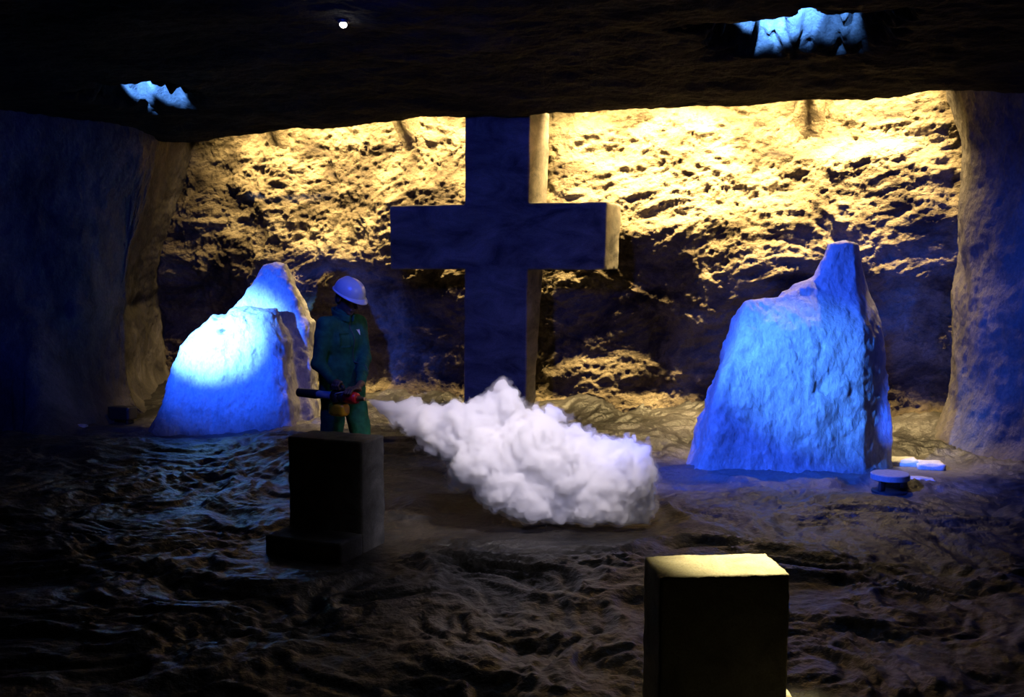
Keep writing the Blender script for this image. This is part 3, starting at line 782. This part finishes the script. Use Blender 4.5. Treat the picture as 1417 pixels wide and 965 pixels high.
# ---------------------------------------------------------------- smoke
def smoke():
    g = SDF((-1.25, 6.75, -.02), (1.25, 8.15, 1.22), .0145)
    X_, Y_, Z_ = g.full(); F = np.full(X_.shape, 1.0)
    bl = [(640, 598, 30), (615, 588, 22), (662, 590, 28), (690, 566, 24), (684, 585, 30), (712, 592, 26), (668, 630, 42), (718, 622, 40), (700, 665, 42), (752, 590, 20), (745, 612, 34),
          (765, 640, 46), (790, 648, 46), (735, 680, 42), (820, 655, 44), (846, 650, 38), (866, 658, 38), (880, 690, 26), (884, 706, 20), (850, 692, 34), (815, 692, 32), (775, 690, 34), (640, 660, 16), (628, 572, 14),
          (590, 574, 12), (570, 565, 9), (800, 612, 18), (655, 575, 14), (700, 552, 16), (674, 612, 30), (876, 640, 22), (640, 615, 26)]
    r_ = np.random.RandomState(3)
    for i, (px, py, rp) in enumerate(bl):
        yy = NOZ.y-.10*(px-508)/300+r_.uniform(-.10, .10)*min(1, rp/25)
        yy = max(yy, 7.35)
        c = np.array(at(px, py, yy)); r = rp/1425*yy
        fr = 1.0+.25*(rp > 28)
        d = np.sqrt((X_-c[0])**2+((Y_-c[1])/fr)**2+(Z_-c[2])**2)-r
        F = smin(F, d, .05)
    # jet
    a = np.array(NOZ)+np.array([.018, -.004, -.002]); b_ = np.array(at(640, 612, NOZ.y-.04)); ba = b_-a
    t_ = np.clip(((X_-a[0])*ba[0]+(Y_-a[1])*ba[1]+(Z_-a[2])*ba[2])/ba.dot(ba), 0, 1)
    dj = np.sqrt((X_-a[0]-t_*ba[0])**2+(Y_-a[1]-t_*ba[1])**2+(Z_-a[2]-t_*ba[2])**2)-(.008+.165*t_**.85)
    F = smin(F, dj, .03)
    amp = sstep(.0, .35, np.sqrt((X_-a[0])**2+(Z_-a[2])**2))
    w = fbm(X_*2.5, Y_*2.5, Z_*2.5, 2)*.25
    bil = np.abs(perlin(X_*6.5+w, Y_*6.5, Z_*6.5+w))*.085+np.abs(perlin(X_*13+w, Y_*13, Z_*13))*.070+np.abs(perlin(X_*26, Y_*26, Z_*26))*.036
    up = .45+.55*sstep(.25, .7, Z_)
    F = F+(.040-bil*1.15)*amp*up
    F = F+.012*(1-amp)*0
    wis = F-.045*amp+np.abs(fbm(X_*7+3, Y_*7, Z_*7, 3, .6))*.10*amp
    g.F = np.maximum(F, .045-Z_); g2 = SDF((-1.25, 6.75, -.02), (1.25, 8.15, 1.22), .0145); g2.F = np.maximum(wis, .04-Z_)
    return g, g2
g, g2 = smoke()
sm = g.build('smoke_cloud', smoke_mat('smoke_volume', 30, .0))
tag(sm, 'billowing white smoke cloud blown low across the floor from the fogging machine', 'smoke')
sm['kind'] = 'stuff'
ws = g2.build('thin_wisps', smoke_mat('wisp_volume', 4.0, .0), sm); ws['label'] = 'thin translucent wisps round the cloud'

# ---------------------------------------------------------------- lights
def look(o, target):
    o.rotation_euler = (Vector(target)-Vector(o.location)).to_track_quat('-Z', 'Y').to_euler()
def light(kind, name, loc, target, power, col, **k):
    l = bpy.data.lights.new(name, kind); l.energy = power; l.color = col
    for a, v in k.items(): setattr(l, a, v)
    o = bpy.data.objects.new(name, l); C.objects.link(o); o.location = loc
    if target is not None: look(o, target)
    return o
WARM = (1, .72, .30); BLUE = (.045, .20, 1.0); DBLUE = (.02, .07, 1.0)
# warm strip lamps inside the cells over the wall
for (p0, p1, pw) in [(300, 343, 45), (375, 522, 190), (562, 640, 130), (775, 1092, 560), (1122, 1262, 240)]:
    t0 = .46; a = s_of(p0, t0); c = s_of(p1, t0)
    loc = stz((a+c)/2, t0, 3.98); tgt = stz((a+c)/2, t0-.95, 2.0)
    o = light('AREA', 'wall_wash_light', tuple(loc), None, pw, WARM, shape='RECTANGLE', size=abs(c-a), size_y=.06, spread=math.radians(102))
    zax = -(Vector(tgt)-Vector(loc)).normalized(); xax = Vector((W[0], W[1], 0)); yax = zax.cross(xax).normalized()
    o.rotation_euler = Matrix((xax, yax, zax)).transposed().to_euler()
# blue floods on the rocks
light('SPOT', 'left_rock_flood', (-4.75, 8.3, 2.3), (-3.26, 12.0, 1.02), 7500, (.22, .60, 1.0), spot_size=math.radians(20.5), spot_blend=1.0, shadow_soft_size=.05)
light('SPOT', 'left_rock_wide_flood', (-4.75, 8.2, 2.3), (-3.1, 12.0, .95), 2600, (.012, .085, 1.0), spot_size=math.radians(36), spot_blend=1.0, shadow_soft_size=.08)
light('SPOT', 'right_rock_flood', (-.9, 6.3, 3.1), (2.58, 9.3, .98), 2700, (.085, .34, 1.0), spot_size=math.radians(18), spot_blend=1.0, shadow_soft_size=.05)
light('SPOT', 'right_rock_wide_flood', (-.9, 6.3, 3.1), (3.0, 9.1, .6), 2500, (.014, .085, 1.0), spot_size=math.radians(60), spot_blend=.9, shadow_soft_size=.08)
light('SPOT', 'left_wall_flood', (-3.2, 5.5, 2.9), (-5.5, 11.6, 1.7), 420, DBLUE, spot_size=math.radians(50), spot_blend=1.0, shadow_soft_size=.4)
light('SPOT', 'right_wall_flood', (4.0, 5.5, 2.5), (5.1, 9.5, 1.9), 500, DBLUE, spot_size=math.radians(60), spot_blend=1.0, shadow_soft_size=.2)
light('SPOT', 'cross_flood', (-1.5, 5.5, 3.4), (.0, 11.6, 1.6), 400, (.012, .055, 1.0), spot_size=math.radians(85), spot_blend=1.0, shadow_soft_size=.2)
# roof pocket uplights
for (ps, ptc, hw, hd, hh), zc, rows in ((POCKETS[0], 3.62, ((-.17, 5500), (.13, 5500))), (POCKETS[1], 3.76, ((-.38, 5000), (-.08, 8500), (.22, 2500), (.48, 900)))):
    for ds, pw in rows:
        loc = stz(ps+ds, ptc+hd-.20, zc+hh*.62); tg = stz(ps+ds, ptc-hd*.6, zc+hh*.62+.02)
        light('SPOT', 'roof_pocket_light', tuple(loc), tuple(tg), pw*.7, (.085, .29, 1.0), spot_size=math.radians(46), spot_blend=.35, shadow_soft_size=.02)
light('SPOT', 'ground_lamp_light', (lx_+.10, ly_+.22, .16), (4.55, 10.5, 1.0), 260, (.02, .10, 1.0), spot_size=math.radians(56), spot_blend=1.0, shadow_soft_size=.03)
light('SPOT', 'worker_fill', (1.3, 5.0, 3.3), (-1.3, 8.0, 1.35), 55, (1, 1, .95), spot_size=math.radians(19), spot_blend=1.0, shadow_soft_size=.1)  # added white fill on the worker, stands for no actual lamp
light('SPOT', 'rock_top_fill', (3.3, 10.45, 3.55), (2.9, 9.55, 1.7), 210, WARM, spot_size=math.radians(50), spot_blend=.8, shadow_soft_size=.05)  # added warm fill for the rock top, where the strips don't reach
# block spot, smoke spot, faint general fill
light('SPOT', 'block_spot', (1.75, 5.55, 3.4), (1.06, 4.16, .6), 3300, (1, .84, .42), spot_size=math.radians(20), spot_blend=.9, shadow_soft_size=.03)
light('SPOT', 'smoke_spot', (.7, 5.4, 3.5), (.05, 7.5, .5), 620, (1, .89, .92), spot_size=math.radians(42), spot_blend=.7, shadow_soft_size=.15)
light('SPOT', 'smoke_front_fill', (.9, 3.0, 3.0), (.1, 7.4, .5), 560, (.62, .62, 1.0), spot_size=math.radians(22), spot_blend=.9, shadow_soft_size=.15)  # added fill from the camera side to even out the smoke
light('AREA', 'floor_fill', (0, 7.6, 3.5), (0, 7.6, 0), 2.5, (1, .93, .95), shape='RECTANGLE', size=3, size_y=2)  # added dim fill that brings out floor glints; the roof itself is unlit

# ---------------------------------------------------------------- camera, world, view
cam = bpy.data.cameras.new('camera'); co = bpy.data.objects.new('camera', cam); C.objects.link(co)
cam.sensor_width = 36; cam.lens = 36*FOC/1417; cam.clip_start = .05; cam.clip_end = 60
co.location = (0, 0, CAM_H); co.rotation_euler = (PI/2-PITCH, 0, 0)
scn = bpy.context.scene; scn.camera = co
w = bpy.data.worlds.new('world'); scn.world = w; w.use_nodes = True
w.node_tree.nodes['Background'].inputs[0].default_value = (0, 0, 0, 1); w.node_tree.nodes['Background'].inputs[1].default_value = 0
scn.view_settings.view_transform = 'Standard'; scn.view_settings.look = 'None'; scn.view_settings.exposure = 0; scn.view_settings.gamma = 1
scn.view_settings.use_curve_mapping = False
scn.cycles.max_bounces = 28; scn.cycles.diffuse_bounces = 2; scn.cycles.volume_bounces = 24; scn.cycles.glossy_bounces = 2
scn.cycles.use_denoising = True
